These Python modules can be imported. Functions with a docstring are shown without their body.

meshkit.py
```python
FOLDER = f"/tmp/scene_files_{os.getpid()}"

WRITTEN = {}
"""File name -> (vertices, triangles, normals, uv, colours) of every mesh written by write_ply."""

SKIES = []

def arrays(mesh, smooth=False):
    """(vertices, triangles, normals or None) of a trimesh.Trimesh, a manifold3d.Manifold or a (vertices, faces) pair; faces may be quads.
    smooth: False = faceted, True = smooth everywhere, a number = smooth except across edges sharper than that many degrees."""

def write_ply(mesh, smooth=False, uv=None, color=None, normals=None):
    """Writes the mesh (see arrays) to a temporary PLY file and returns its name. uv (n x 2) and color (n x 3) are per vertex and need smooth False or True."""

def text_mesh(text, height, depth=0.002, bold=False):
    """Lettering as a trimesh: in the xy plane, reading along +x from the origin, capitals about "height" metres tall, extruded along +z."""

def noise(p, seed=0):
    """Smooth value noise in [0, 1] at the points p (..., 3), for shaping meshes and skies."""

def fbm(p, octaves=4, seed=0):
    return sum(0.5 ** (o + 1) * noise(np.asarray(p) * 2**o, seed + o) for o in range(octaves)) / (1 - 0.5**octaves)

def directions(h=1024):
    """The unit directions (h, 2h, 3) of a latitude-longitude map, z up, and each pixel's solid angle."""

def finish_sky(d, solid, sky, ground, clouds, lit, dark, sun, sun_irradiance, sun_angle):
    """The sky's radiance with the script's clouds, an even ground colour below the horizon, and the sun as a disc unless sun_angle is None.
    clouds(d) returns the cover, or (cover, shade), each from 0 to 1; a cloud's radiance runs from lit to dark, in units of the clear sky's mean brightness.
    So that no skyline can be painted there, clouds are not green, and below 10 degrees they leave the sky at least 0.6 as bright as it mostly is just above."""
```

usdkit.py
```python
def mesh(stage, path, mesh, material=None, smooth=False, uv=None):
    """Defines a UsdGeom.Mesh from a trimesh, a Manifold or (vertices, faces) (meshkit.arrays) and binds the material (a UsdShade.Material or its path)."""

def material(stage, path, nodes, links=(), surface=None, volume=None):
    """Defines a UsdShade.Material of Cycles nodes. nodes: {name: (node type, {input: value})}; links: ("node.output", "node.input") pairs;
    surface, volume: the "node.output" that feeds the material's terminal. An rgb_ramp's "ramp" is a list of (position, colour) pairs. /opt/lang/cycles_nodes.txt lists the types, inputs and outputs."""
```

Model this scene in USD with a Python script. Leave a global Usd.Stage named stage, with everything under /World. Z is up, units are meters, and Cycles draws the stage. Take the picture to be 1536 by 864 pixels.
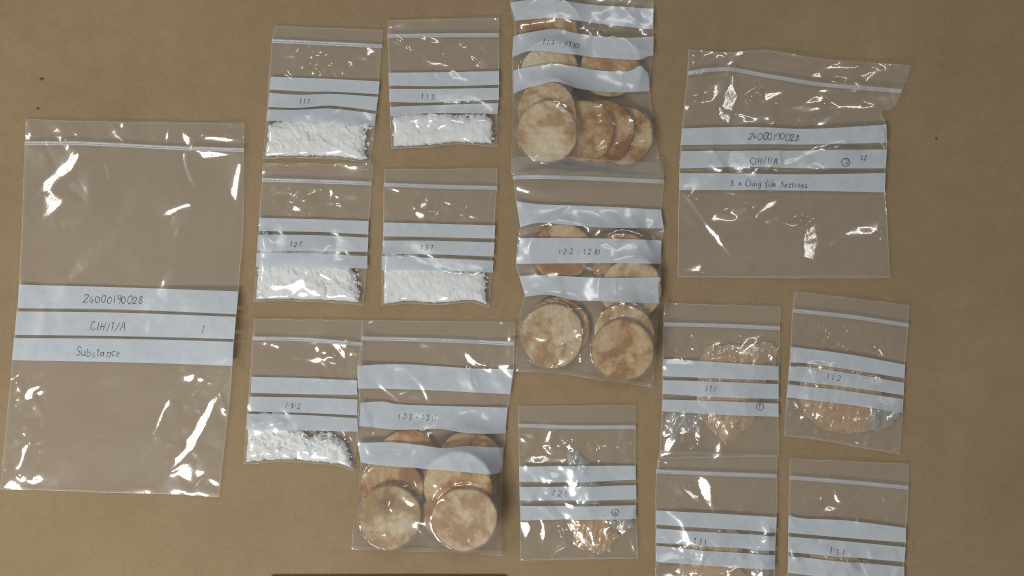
import math, numpy as np, trimesh, shapely, usdkit, meshkit
from shapely.geometry import Polygon, LineString
from scipy import ndimage, sparse
from scipy.sparse.linalg import spsolve
from scipy.spatial import Delaunay
from scipy.interpolate import LinearNDInterpolator
from pxr import Usd, UsdGeom, UsdLux, UsdShade, Gf, Sdf, Vt

stage = Usd.Stage.CreateInMemory()
UsdGeom.SetStageUpAxis(stage, UsdGeom.Tokens.z)
UsdGeom.SetStageMetersPerUnit(stage, 1.0)
UsdGeom.Xform.Define(stage, '/World')
S = 0.00046                      # metres on the table for one pixel of the photograph
CAM_H = 0.90
# ---------------------------------------------------------------- camera
cam = UsdGeom.Camera.Define(stage, '/World/camera')
cam.AddTranslateOp().Set(Gf.Vec3d(0, 0, CAM_H))
cam.CreateHorizontalApertureAttr(36.0)
cam.CreateVerticalApertureAttr(20.25)
cam.CreateFocalLengthAttr(36.0 * CAM_H / (1536 * S))
cam.CreateClippingRangeAttr(Gf.Vec2f(0.01, 50))
cam.CreateExposureAttr(0.0)
# ---------------------------------------------------------------- room light: four ceiling fittings and the dim room around them
def look(name, nodes, links=(), surface=None):
    return usdkit.material(stage, '/World/Looks/' + name, nodes, links, surface=surface)
room = look('room_ambient', {'b': ('background_shader', {'color': (0.93, 0.97, 1.0), 'strength': 0.115})}, [], 'b.background')
dome = UsdLux.DomeLight.Define(stage, '/World/room_light')
UsdShade.MaterialBindingAPI.Apply(dome.GetPrim()).Bind(room)
LAMPS = [  # centre, width, height, radiance
    ((-0.56, -0.70, 1.05), 0.58, 0.235, 24.5),
    ((0.25, 1.00, 1.9), 0.68, 0.105, 23.5),
    ((1.50, 0.25, 1.9), 0.10, 0.14, 23.5),
    ((-1.25, 0.18, 1.3), 0.24, 0.32, 24.0),
]
for i, (c, w, h, L) in enumerate(LAMPS):
    l = UsdLux.RectLight.Define(stage, '/World/ceiling_light' + ('' if i == 0 else '_%03d' % i))
    l.AddTranslateOp().Set(Gf.Vec3d(*c))
    d = Gf.Vec3d(-c[0] * 0.5, -c[1] * 0.5, -c[2]).GetNormalized()
    l.AddRotateXYZOp().Set(Gf.Vec3f(0, 0, 0))      # ceiling fittings face straight down
    l.CreateWidthAttr(w); l.CreateHeightAttr(h); l.CreateIntensityAttr(L); l.CreateColorAttr(Gf.Vec3f(1.0, 0.985, 0.955))

# ---------------------------------------------------------------- helpers
used = {}
def numbered(path):
    n = used.get(path, 0); used[path] = n + 1
    return path if n == 0 else path + '_%03d' % n
def tag(prim, label=None, cat=None, group=None, kind=None):
    for k, v in (('label', label), ('category', cat), ('group', group), ('kind', kind)):
        if v: prim.SetCustomDataByKey(k, v)
    return prim
def thing(name, loc, label, cat, group=None):
    x = UsdGeom.Xform.Define(stage, numbered('/World/' + name)); x.AddTranslateOp().Set(Gf.Vec3d(*loc))
    return tag(x.GetPrim(), label, cat, group)
def obj(name, mesh, mat, parent=None, org=None, smooth=True):
    base = str(parent.GetPath()) if parent else '/World'
    v, f = (mesh.vertices, mesh.faces) if hasattr(mesh, 'faces') else mesh
    v = np.asarray(v, float)
    if org is not None: v = v - np.asarray(org)
    return usdkit.mesh(stage, numbered(base + '/' + name), (v, np.asarray(f)), mat, smooth=smooth).GetPrim()
def X(px): return (np.asarray(px, float) - 768) * S
def Y(py): return (432 - np.asarray(py, float)) * S
rng = np.random.default_rng(7)

# ---------------------------------------------------------------- materials
def noise(scale, detail=3, rough=0.5, **k): return ('noise_texture', {'scale': scale, 'detail': detail, 'roughness': rough, **k})
kraft = look('kraft_paper', {
    'g': ('geometry', {}),
    'n1': noise(9, 4, 0.6), 'n2': noise(420, 3, 0.7), 'n3': noise(70, 3, 0.6),
    'm': ('mapping', {'scale': (1600, 160, 160)}), 'fib': noise(1, 3, 0.6),
    'r1': ('rgb_ramp', {'ramp': [(0.3, (0.338, 0.240, 0.135)), (0.7, (0.378, 0.276, 0.161))]}),
    'r2': ('rgb_ramp', {'ramp': [(0.25, (0.92, 0.92, 0.92)), (0.75, (1.06, 1.06, 1.06))]}),
    'r5': ('rgb_ramp', {'ramp': [(0.3, (0.80, 0.76, 0.70)), (0.5, (1, 1, 1)), (0.72, (1.07, 1.07, 1.06))]}), 'a5': ('mix_color', {'blend_type': 'multiply', 'fac': 0.8}), 'r3': ('rgb_ramp', {'ramp': [(0.3, (0.95, 0.96, 0.94)), (0.7, (1.05, 1.03, 1.05))]}),
    'a': ('mix_color', {'blend_type': 'multiply', 'fac': 1.0}), 'b': ('mix_color', {'blend_type': 'multiply', 'fac': 1.0}),
    'bp': ('bump', {'strength': 0.22, 'distance': 0.0006}), 'm2': ('mapping', {'scale': (300, 700, 300), 'rotation': (0, 0, 0.5)}), 'fb2': noise(1, 3, 0.65, distortion=0.6), 'r4': ('rgb_ramp', {'ramp': [(0.34, (0.955, 0.95, 0.945)), (0.42, (1, 1, 1)), (0.66, (1, 1, 1)), (0.74, (1.03, 1.03, 1.02))]}), 'c': ('mix_color', {'blend_type': 'multiply', 'fac': 1.0}),
    'p': ('principled_bsdf', {'roughness': 0.72, 'specular_ior_level': 0.25})},
    [('g.position', 'n1.vector'), ('g.position', 'n2.vector'), ('g.position', 'n3.vector'), ('g.position', 'm.vector'), ('m.vector', 'fib.vector'),
     ('n1.fac', 'r1.fac'), ('n2.fac', 'r2.fac'), ('n3.fac', 'r3.fac'), ('r1.color', 'a.a'), ('r2.color', 'a.b'), ('a.result', 'b.a'), ('r3.color', 'b.b'),
     ('g.position', 'm2.vector'), ('m2.vector', 'fb2.vector'), ('fb2.fac', 'r4.fac'), ('b.result', 'c.a'), ('r4.color', 'c.b'), ('c.result', 'p.base_color'), ('fib.fac', 'bp.height'), ('bp.normal', 'p.normal')], 'p.BSDF')

def film(name, haze, tint, rough, bump=0.25, haze_col=(0.95, 0.95, 0.925), ior=1.5, scale=260, clear=(0.995, 0.996, 0.997), fwd=0.06, gain=1.35, wear=0.0):
    """thin clear polythene: mostly see-through, a little milky, glossy by fresnel with a sharp and a broad lobe"""
    return look(name, {
        'g': ('geometry', {}), 'n': noise(scale, 1, 0.5), 'bp': ('bump', {'strength': bump, 'distance': 0.0008}),
        'wn': noise(130, 5, 0.7, distortion=1.2), 'wr': ('map_range', {'from_min': 0.25, 'from_max': 0.62, 'to_min': haze - wear, 'to_max': haze, 'clamp': True}),
        't': ('transparent_bsdf', {'color': clear}), 'd': ('diffuse_bsdf', {'color': haze_col}), 'l': ('translucent_bsdf', {'color': haze_col}),
        'dl': ('mix_closure', {'fac': fwd}), 'h': ('mix_closure', {'fac': haze}),
        'g1': ('glossy_bsdf', {'color': tint, 'roughness': rough}), 'g2': ('glossy_bsdf', {'color': tint, 'roughness': 0.30}), 'gl': ('mix_closure', {'fac': 0.36}),
        'dt': ('vector_math', {'math_type': 'dot_product'}), 'ab': ('math', {'math_type': 'absolute'}), 'om': ('math', {'math_type': 'subtract', 'value1': 1.0, 'use_clamp': True}), 'pw': ('math', {'math_type': 'power', 'value2': 5.0}), 'f2': ('math', {'math_type': 'multiply_add', 'value2': 0.9, 'value3': 0.043 * gain, 'use_clamp': True}), 'o': ('mix_closure', {})},
        [*([('g.position', 'wn.vector'), ('wn.fac', 'wr.value'), ('wr.result', 'h.fac')] if wear else []), ('g.position', 'n.vector'), ('n.fac', 'bp.height'), ('bp.normal', 'g1.normal'), ('bp.normal', 'g2.normal'), ('g1.BSDF', 'gl.closure1'), ('g2.BSDF', 'gl.closure2'),
         ('d.BSDF', 'dl.closure1'), ('l.BSDF', 'dl.closure2'), ('t.BSDF', 'h.closure1'), ('dl.closure', 'h.closure2'), ('g.incoming', 'dt.vector1'), ('g.normal', 'dt.vector2'), ('dt.value', 'ab.value1'), ('ab.value', 'om.value2'), ('om.value', 'pw.value1'), ('pw.value', 'f2.value1'), ('f2.value', 'o.fac'), ('h.closure', 'o.closure1'), ('gl.closure', 'o.closure2')], 'o.closure')
M = {
    'front': film('clear_film', 0.095, (1, 1, 1), 0.085, 0.04),
    'back': film('clear_film_back', 0.03, (1, 1, 1), 0.16, 0.1, gain=0.3),
    'seal': film('grip_seal_plastic', 0.50, (1, 1, 1), 0.16, 0.1, (0.82, 0.86, 0.93)),
    'seam': film('welded_seam', 0.20, (1, 1, 1), 0.16, 0.1),
    'panel': film('white_print', 0.95, (1, 1, 1), 0.20, 0.08, (0.77, 0.835, 0.90), fwd=0.20, wear=0.12),
    'cling': film('amber_cling_film', 0.56, (1, 0.99, 0.97), 0.16, 0.10, (0.92, 0.70, 0.44), 1.5, 420, (0.99, 0.93, 0.79), fwd=0.25, gain=2.2, wear=0.28),
    'cling_orange': film('orange_cling_film', 0.52, (1, 0.99, 0.97), 0.16, 0.10, (0.92, 0.67, 0.40), 1.5, 420, (0.99, 0.90, 0.72), fwd=0.25, gain=2.2, wear=0.28),
    'cling_pale': film('pale_cling_film', 0.26, (1, 1, 1), 0.18, 0.12, (0.88, 0.86, 0.80), 1.5, 420, (0.98, 0.97, 0.95), fwd=0.3, gain=3.0),
}
M['ink'] = look('pen_ink', {'p': ('principled_bsdf', {'base_color': (0.115, 0.135, 0.19), 'roughness': 0.5})}, [], 'p.BSDF')
M['powder'] = look('white_powder', {
    'g': ('geometry', {}), 'n': noise(900, 4, 0.7), 'n2': noise(160, 3, 0.6), 'r': ('rgb_ramp', {'ramp': [(0.3, (0.86, 0.885, 0.875)), (0.65, (0.95, 0.96, 0.945))]}),
    'bp': ('bump', {'strength': 0.5, 'distance': 0.0008}), 'p': ('principled_bsdf', {'roughness': 0.9, 'specular_ior_level': 0.2})},
    [('g.position', 'n.vector'), ('g.position', 'n2.vector'), ('n2.fac', 'r.fac'), ('r.color', 'p.base_color'), ('n.fac', 'bp.height'), ('bp.normal', 'p.normal')], 'p.BSDF')
M['case'] = look('dark_plastic', {'g': ('geometry', {}), 'n': noise(300, 3), 'bp': ('bump', {'strength': 0.2, 'distance': 0.0005}), 'p': ('principled_bsdf', {'base_color': (0.085, 0.075, 0.08), 'roughness': 0.5})},
                 [('g.position', 'n.vector'), ('n.fac', 'bp.height'), ('bp.normal', 'p.normal')], 'p.BSDF')
M['speck'] = look('dark_speck', {'p': ('principled_bsdf', {'base_color': (0.13, 0.09, 0.055), 'roughness': 0.9})}, [], 'p.BSDF')
def disc_mat(name, lo, hi, dark, k, spot=None):
    """dry baked-looking tan face, paler rim, brown scorched blotches"""
    ex = {} if not spot else {'sd': ('vector_math', {'math_type': 'distance', 'vector2': spot}), 'sn': noise(150, 4, 0.65), 'ss': ('math', {'math_type': 'multiply_add', 'value2': 0.016}), 'sr': ('rgb_ramp', {'ramp': [(0.011, (1, 1, 1)), (0.019, (0, 0, 0))]}), 'sm': ('mix_color', {'b': (0.24, 0.10, 0.035)}), 'sk': ('math', {'math_type': 'multiply', 'value2': 0.8})}
    ln = [('a5.result', 'p.base_color')] if not spot else [('tc.object', 'sd.vector1'), ('tc.object', 'sn.vector'), ('sn.fac', 'ss.value1'), ('sd.value', 'ss.value3'), ('ss.value', 'sr.fac'), ('sr.color', 'sk.value1'), ('sk.value', 'sm.fac'), ('a5.result', 'sm.a'), ('sm.result', 'p.base_color')]
    return look(name, {**ex,
        'tc': ('texture_coordinate', {}), 'oi': ('object_info', {}), 'ofs': ('vector_math', {'math_type': 'multiply_add', 'vector2': (1, 1, 1)}),
        'cx': ('combine_xyz', {}), 'mu': ('math', {'math_type': 'multiply', 'value2': 9.0}),
        'n1': noise(40 + 5 * k, 6, 0.66, distortion=0.25), 'n2': noise(240, 5, 0.7), 'n3': noise(95, 4, 0.65, distortion=0.8),
        'r1': ('rgb_ramp', {'ramp': [(0.41, hi), (0.49, lo), (0.555, dark), (0.72, tuple(0.8 * c for c in dark))]}),
        'r5': ('rgb_ramp', {'ramp': [(0.3, (0.80, 0.76, 0.70)), (0.5, (1, 1, 1)), (0.72, (1.07, 1.07, 1.06))]}), 'a5': ('mix_color', {'blend_type': 'multiply', 'fac': 0.8}), 'r3': ('rgb_ramp', {'ramp': [(0.35, (1.08, 1.08, 1.1)), (0.6, (0.93, 0.86, 0.76)), (0.75, (0.66, 0.52, 0.4))]}),
        'a': ('mix_color', {'blend_type': 'multiply', 'fac': 0.85}),
        'bp': ('bump', {'strength': 0.8, 'distance': 0.0012}), 'p': ('principled_bsdf', {'roughness': 0.7, 'specular_ior_level': 0.35})},
        [('oi.random', 'mu.value1'), ('mu.value', 'cx.x'), ('mu.value', 'cx.z'), ('tc.object', 'ofs.vector1'), ('cx.vector', 'ofs.vector3'),
         ('ofs.vector', 'n1.vector'), ('ofs.vector', 'n2.vector'), ('ofs.vector', 'n3.vector'), ('n1.fac', 'r1.fac'), ('n3.fac', 'r3.fac'), ('r1.color', 'a.a'), ('r3.color', 'a.b'), ('a.result', 'a5.a'), ('n2.fac', 'r5.fac'), ('r5.color', 'a5.b'),
         *ln, ('n2.fac', 'bp.height'), ('bp.normal', 'p.normal')], 'p.BSDF')
DISC = [disc_mat('baked_disc_pale', (0.64, 0.50, 0.30), (0.75, 0.64, 0.45), (0.48, 0.29, 0.125), 0),
        disc_mat('baked_disc_tan', (0.57, 0.37, 0.165), (0.68, 0.52, 0.30), (0.40, 0.19, 0.055), 1),
        disc_mat('baked_disc_brown', (0.50, 0.28, 0.10), (0.65, 0.45, 0.23), (0.32, 0.13, 0.035), 2),
        disc_mat('baked_disc_spotted', (0.58, 0.45, 0.26), (0.68, 0.59, 0.40), (0.46, 0.30, 0.13), 0, (-0.002, 0.010, 0.0034))]

# ---------------------------------------------------------------- the surface: one sheet of brown kraft paper
def grid_faces(nr, nc):
    i = np.arange(nr * nc).reshape(nr, nc)
    a, b, c, d = i[:-1, :-1].ravel(), i[1:, :-1].ravel(), i[1:, 1:].ravel(), i[:-1, 1:].ravel()
    return np.vstack([np.c_[a, b, c], np.c_[a, c, d]])
gx, gy = np.meshgrid(np.linspace(-0.8, 0.8, 640), np.linspace(0.6, -0.6, 480))
P = np.stack([gx, gy, 0 * gx], -1)
gz = 0.0018 * (meshkit.fbm(P * 7 + 3, 3, 5) - 0.5) + 0.0009 * (meshkit.fbm(P * [26, 14, 1] + 9, 2, 8) - 0.5)
for (x0, y0, x1, y1, a) in [(0.245, 0.3, 0.285, -0.4, 0.35), (0.32, 0.1, 0.30, -0.45, 0.30), (-0.40, 0.13, -0.2, 0.26, 0.25), (-0.15, -0.25, 0.05, -0.20, 0.2)]:   # faint handling creases
    L = math.hypot(x1 - x0, y1 - y0); u = ((gx - x0) * (x1 - x0) + (gy - y0) * (y1 - y0)) / L / L; w = ((gx - x0) * (y1 - y0) - (gy - y0) * (x1 - x0)) / L + 0.006 * (meshkit.noise(P * 18, 4) - 0.5)
    gz += a / 1000 * np.exp(-np.abs(w) / 0.006) * np.clip(1 - (2 * u - 1) ** 4, 0, 1)
gz -= gz.max()
tag(obj('brown_paper', (np.stack([gx, gy, gz], -1).reshape(-1, 3), grid_faces(480, 640)), kraft), 'smooth brown kraft paper sheet under all the bags', None, None, 'structure')

# ---------------------------------------------------------------- height bookkeeping, in millimetres on a two-pixel grid
ST = 2.0
PX0, PY0, NX, NY = -60.0, -90.0, 840, 530
GX, GY = np.meshgrid(PX0 + ST * np.arange(NX), PY0 + ST * np.arange(NY))
G = np.zeros((NY, NX))                     # top of what has been laid down so far
MM = ST * S * 1000                         # grid step in millimetres
def crumple(x, y, cell, seed):
    """random folded facets, like handled plastic: heights at scattered points joined by flat triangles"""
    r = np.random.default_rng(seed)
    x0, x1, y0, y1 = x.min() - 3 * cell, x.max() + 3 * cell, y.min() - 3 * cell, y.max() + 3 * cell
    n = int((x1 - x0) * (y1 - y0) / cell ** 2) + 8
    p = np.c_[r.uniform(x0, x1, n), r.uniform(y0, y1, n)]
    return np.nan_to_num(LinearNDInterpolator(Delaunay(p), r.normal(0, 1, n))(x, y))
def half_slope(px, py, lamp, jx=0, jy=0):
    """the slope a facet at this place takes when a ceiling fitting glints in it"""
    p = np.stack([X(px), Y(py), 0 * np.asarray(px, float)], -1)
    v = np.array([0, 0, CAM_H]) - p; v /= np.linalg.norm(v, axis=-1, keepdims=True)
    c, w, h, L = LAMPS[lamp]
    l = np.array([c[0] + jx * w * 0.4, c[1] + jy * h * 0.4, c[2]]) - p; l /= np.linalg.norm(l, axis=-1, keepdims=True)
    n = v + l
    return -n[..., 0] / n[..., 2], n[..., 1] / n[..., 2]      # dh/dx, dh/d(down)
def resample(line, n):
    line = LineString(line)
    return np.array([line.interpolate(t, normalized=True).coords[0] for t in np.linspace(0, 1, n)])
def smooth_line(pts, n=60):
    """Catmull-Rom through the points"""
    p = np.array(pts, float)
    if len(p) < 3: return resample(p, n)
    q = np.vstack([2 * p[0] - p[1], p, 2 * p[-1] - p[-2]]); out = []
    for i in range(1, len(q) - 2):
        for t in np.linspace(0, 1, 10, endpoint=False):
            a, b, c, d = q[i - 1], q[i], q[i + 1], q[i + 2]
            out.append(0.5 * (2 * b + (c - a) * t + (2 * a - 5 * b + 4 * c - d) * t * t + (3 * b - a - 3 * c + d) * t ** 3))
    out.append(p[-1])
    return resample(out, n)

# ---------------------------------------------------------------- pen strokes
GL = {
 '0': (.62, [[(.3, 1), (.08, .8), (.03, .45), (.15, .08), (.35, 0), (.55, .2), (.6, .6), (.48, .92), (.3, 1)]]),
 '1': (.30, [[(.08, .8), (.2, 1), (.14, 0)]]), '2': (.62, [[(.05, .78), (.2, 1), (.48, .95), (.52, .7), (.3, .35), (.02, 0), (.3, .05), (.6, .02)]]),
 '3': (.58, [[(.05, .9), (.3, 1), (.5, .8), (.25, .55), (.5, .35), (.4, .05), (.05, .03)]]), '4': (.6, [[(.25, 1), (.02, .35), (.58, .38)], [(.42, .7), (.38, 0)]]),
 '5': (.58, [[(.55, 1), (.15, .98), (.1, .55), (.4, .6), (.52, .3), (.35, .02), (.02, .08)]]),
 '8': (.58, [[(.5, .85), (.25, 1), (.08, .8), (.45, .4), (.4, .05), (.12, .05), (.08, .35), (.5, .85)]]), '9': (.55, [[(.5, .8), (.25, 1), (.06, .75), (.25, .5), (.5, .75), (.45, 0)]]),
 '.': (.22, [[(.08, .35), (.13, .38)]]), '-': (.45, [[(.06, .45), (.38, .48)]]), '/': (.5, [[(.05, -.1), (.42, 1.05)]]), ' ': (.4, []),
 'C': (.62, [[(.55, .85), (.3, 1), (.06, .6), (.15, .1), (.4, 0), (.6, .15)]]), 'I': (.25, [[(.12, 1), (.1, 0)]]), 'H': (.68, [[(.08, 1), (.05, 0)], [(.08, .5), (.55, .52)], [(.58, 1), (.54, 0)]]),
 'A': (.68, [[(.02, 0), (.32, 1), (.6, 0)], [(.14, .35), (.5, .38)]]), 'S': (.55, [[(.5, .88), (.3, 1), (.08, .8), (.45, .4), (.35, .05), (.02, .1)]]), 'L': (.5, [[(.1, 1), (.06, .02), (.48, .05)]]),
 'Z': (.55, [[(.05, .95), (.5, .95), (.05, .05), (.52, .05)]]), 'u': (.5, [[(.05, .6), (.08, .08), (.3, .05), (.4, .6), (.42, .02)]]), 'b': (.48, [[(.08, 1), (.05, .02), (.3, .05), (.42, .35), (.25, .55), (.07, .4)]]),
 's': (.4, [[(.34, .55), (.12, .55), (.1, .35), (.32, .2), (.25, .02), (.03, .04)]]), 't': (.38, [[(.18, .9), (.14, .08), (.3, .04)], [(.02, .62), (.32, .64)]]),
 'a': (.5, [[(.4, .55), (.15, .55), (.05, .25), (.2, .02), (.38, .3), (.4, .55), (.44, .02)]]), 'n': (.5, [[(.05, .6), (.05, 0)], [(.05, .4), (.25, .6), (.4, .4), (.42, 0)]]),
 'c': (.42, [[(.36, .5), (.18, .58), (.04, .3), (.15, .03), (.36, .1)]]), 'e': (.44, [[(.06, .3), (.36, .36), (.25, .58), (.06, .4), (.1, .08), (.36, .06)]]),
 'x': (.48, [[(.06, .6), (.4, .04)], [(.4, .6), (.04, .04)]]), 'l': (.22, [[(.1, 1), (.08, 0)]]), 'i': (.2, [[(.08, .6), (.07, 0)], [(.1, .8), (.12, .85)]]),
 'g': (.5, [[(.4, .55), (.12, .55), (.06, .25), (.3, .1), (.4, .55), (.38, -.25), (.1, -.3)]]), 'f': (.4, [[(.38, .95), (.2, 1), (.14, -.1)], [(.02, .55), (.32, .58)]]),
 'm': (.7, [[(.05, .6), (.05, 0)], [(.05, .4), (.2, .6), (.3, .0)], [(.3, .4), (.46, .6), (.58, 0)]]), 'o': (.46, [[(.22, .58), (.05, .3), (.2, .02), (.4, .28), (.22, .58)]]),
 '@': (1.5, [[(.7 + .75 * math.cos(a), .5 + .68 * math.sin(a)) for a in np.linspace(1.9, 8.1, 14)]]),
}
def strokes_of(text, px, py, size, slant0, angle, r):
    """pen paths in photo pixels; px, py the left end of the writing's base line"""
    out, x = [], 0.0
    for ch in text:
        w, st = GL[ch]; k = size * r.uniform(0.84, 1.14); dy = size * r.uniform(-0.09, 0.09); slant = slant0 + r.uniform(-0.10, 0.12)
        for s in st:
            s = np.array(s, float) + r.normal(0, 0.035, (len(s), 2)); q = s if len(s) > 2 else resample(s, 4)
            if len(q) > 2 and len(s) > 2: q = smooth_line(q, 6 * len(s))
            qx, qy = x + k * (q[:, 0] + slant * q[:, 1]), dy + k * q[:, 1]
            c, sn = math.cos(angle), math.sin(angle)
            out.append(np.c_[px + qx * c + qy * sn, py + qx * sn - qy * c])
        x += size * (w + 0.14) * r.uniform(0.95, 1.08)
    return out
def ribbon(paths, zf, width):
    V, F, n = [], [], 0
    for p in paths:
        t = np.gradient(p, axis=0); t /= np.maximum(np.linalg.norm(t, axis=1, keepdims=True), 1e-9)
        pr = 0.55 + 0.9 * meshkit.noise(np.c_[p[:, 0] / 3.1, p[:, 1] / 3.1, 0 * p[:, 0] + len(V)], 4); o = np.c_[-t[:, 1], t[:, 0]] * (width / 2 * pr)[:, None]
        for side in (p + o, p - o): V.append(np.c_[X(side[:, 0]), Y(side[:, 1]), zf(side[:, 0], side[:, 1])])
        m = len(p); a = n + np.arange(m - 1)
        F += [np.c_[a, a + 1, a + m + 1], np.c_[a, a + m + 1, a + m]]; n += 2 * m
    return np.vstack(V), np.vstack(F)[:, ::-1]

# ---------------------------------------------------------------- what lies in the bags
def disc(px, py, r, label, group, mat, seed, tilt=None):
    """a thin round disc dropped on what already lies there: takes the tilt that lets it lie lowest"""
    rr = np.random.default_rng(seed); r = r * rr.uniform(0.975, 1.015); th = 3.5 * rr.uniform(0.88, 1.12)
    w = (GX - px) ** 2 + (GY - py) ** 2 < (r - 1) ** 2
    dx, dy, g = (GX[w] - px) * S * 1000, (GY[w] - py) * S * 1000, G[w]
    best = None
    for a in np.linspace(-0.13, 0.13, 17) if tilt is None else [tilt[0]]:
        for b in np.linspace(-0.13, 0.13, 17) if tilt is None else [tilt[1]]:
            z = np.max(g - a * dx - b * dy)
            cost = z + 14 * (a * a + b * b)
            if best is None or cost < best[0]: best = (cost, z, a, b)
    _, z, a, b = best; z += 0.35
    w2 = (GX - px) ** 2 + (GY - py) ** 2 < (r * 1.05 + 2) ** 2; G[w2] = np.maximum(G[w2], z + a * (GX[w2] - px) * S * 1000 + b * (GY[w2] - py) * S * 1000 + th + 0.45)
    # the disc itself: rounded rim, slightly domed and uneven face
    R = r * S; T = th / 1000; na = 96
    prof = [(0, 1.0)] + [(q, 1.0) for q in np.linspace(0.08, 0.90, 14)] + [(0.95, 0.97), (0.98, 0.85), (1.0, 0.6), (1.0, 0.35), (0.98, 0.12), (0.94, 0.0), (0.5, 0.0)]
    ang = np.linspace(0, 2 * math.pi, na, endpoint=False)
    V = [[0, 0, T]]; ph = rr.uniform(0, 6, 4)
    wob = 1 + 0.018 * np.sin(2 * ang + ph[0]) + 0.014 * np.sin(3 * ang + ph[1]) + 0.007 * np.sin(5 * ang + ph[3]) + 0.006 * np.sin(7 * ang + ph[2])
    for q, h in prof[1:]:
        V += np.c_[R * q * wob * np.cos(ang), R * q * wob * np.sin(ang), np.full(na, T * h)].tolist()
    V.append([0, 0, 0]); V = np.array(V)
    V[:, 2] += (0.0009 * (meshkit.fbm(V * 120 + seed * 3.1, 2, seed) - 0.5) + 0.0005 * (meshkit.fbm(V * 420 + seed * 3.1, 3, seed) - 0.5)) * (V[:, 2] > T * 0.5)
    F = [[0, 1 + k, 1 + (k + 1) % na] for k in range(na)]; rings = len(prof) - 1
    for j in range(rings - 1):
        for k in range(na):
            p, q, s, t = 1 + j * na + k, 1 + j * na + (k + 1) % na, 1 + (j + 1) * na + k, 1 + (j + 1) * na + (k + 1) % na
            F += [[p, s, t], [p, t, q]]
    last = 1 + (rings - 1) * na
    F += [[len(V) - 1, last + (k + 1) % na, last + k] for k in range(na)]
    o = UsdGeom.Xformable(obj('round_disc', (V, np.array(F)), DISC[mat], None))
    ex, ey = np.array([1, 0, a]), np.array([0, 1, -b]); nz = np.cross(ex, ey); nz /= np.linalg.norm(nz)
    ex = ex / np.linalg.norm(ex); ey = np.cross(nz, ex)
    spin = rr.uniform(0, 6.28) if mat < 3 else 0.0; c, s = math.cos(spin), math.sin(spin)
    e1, e2 = c * ex + s * ey, -s * ex + c * ey
    m = np.eye(4); m[0, :3], m[1, :3], m[2, :3], m[3, :3] = e1, e2, nz, (X(px), Y(py), z / 1000)
    o.AddTransformOp().Set(Gf.Matrix4d(*m.ravel().tolist()))
    tag(o.GetPrim(), label, 'disc', group)

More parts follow.
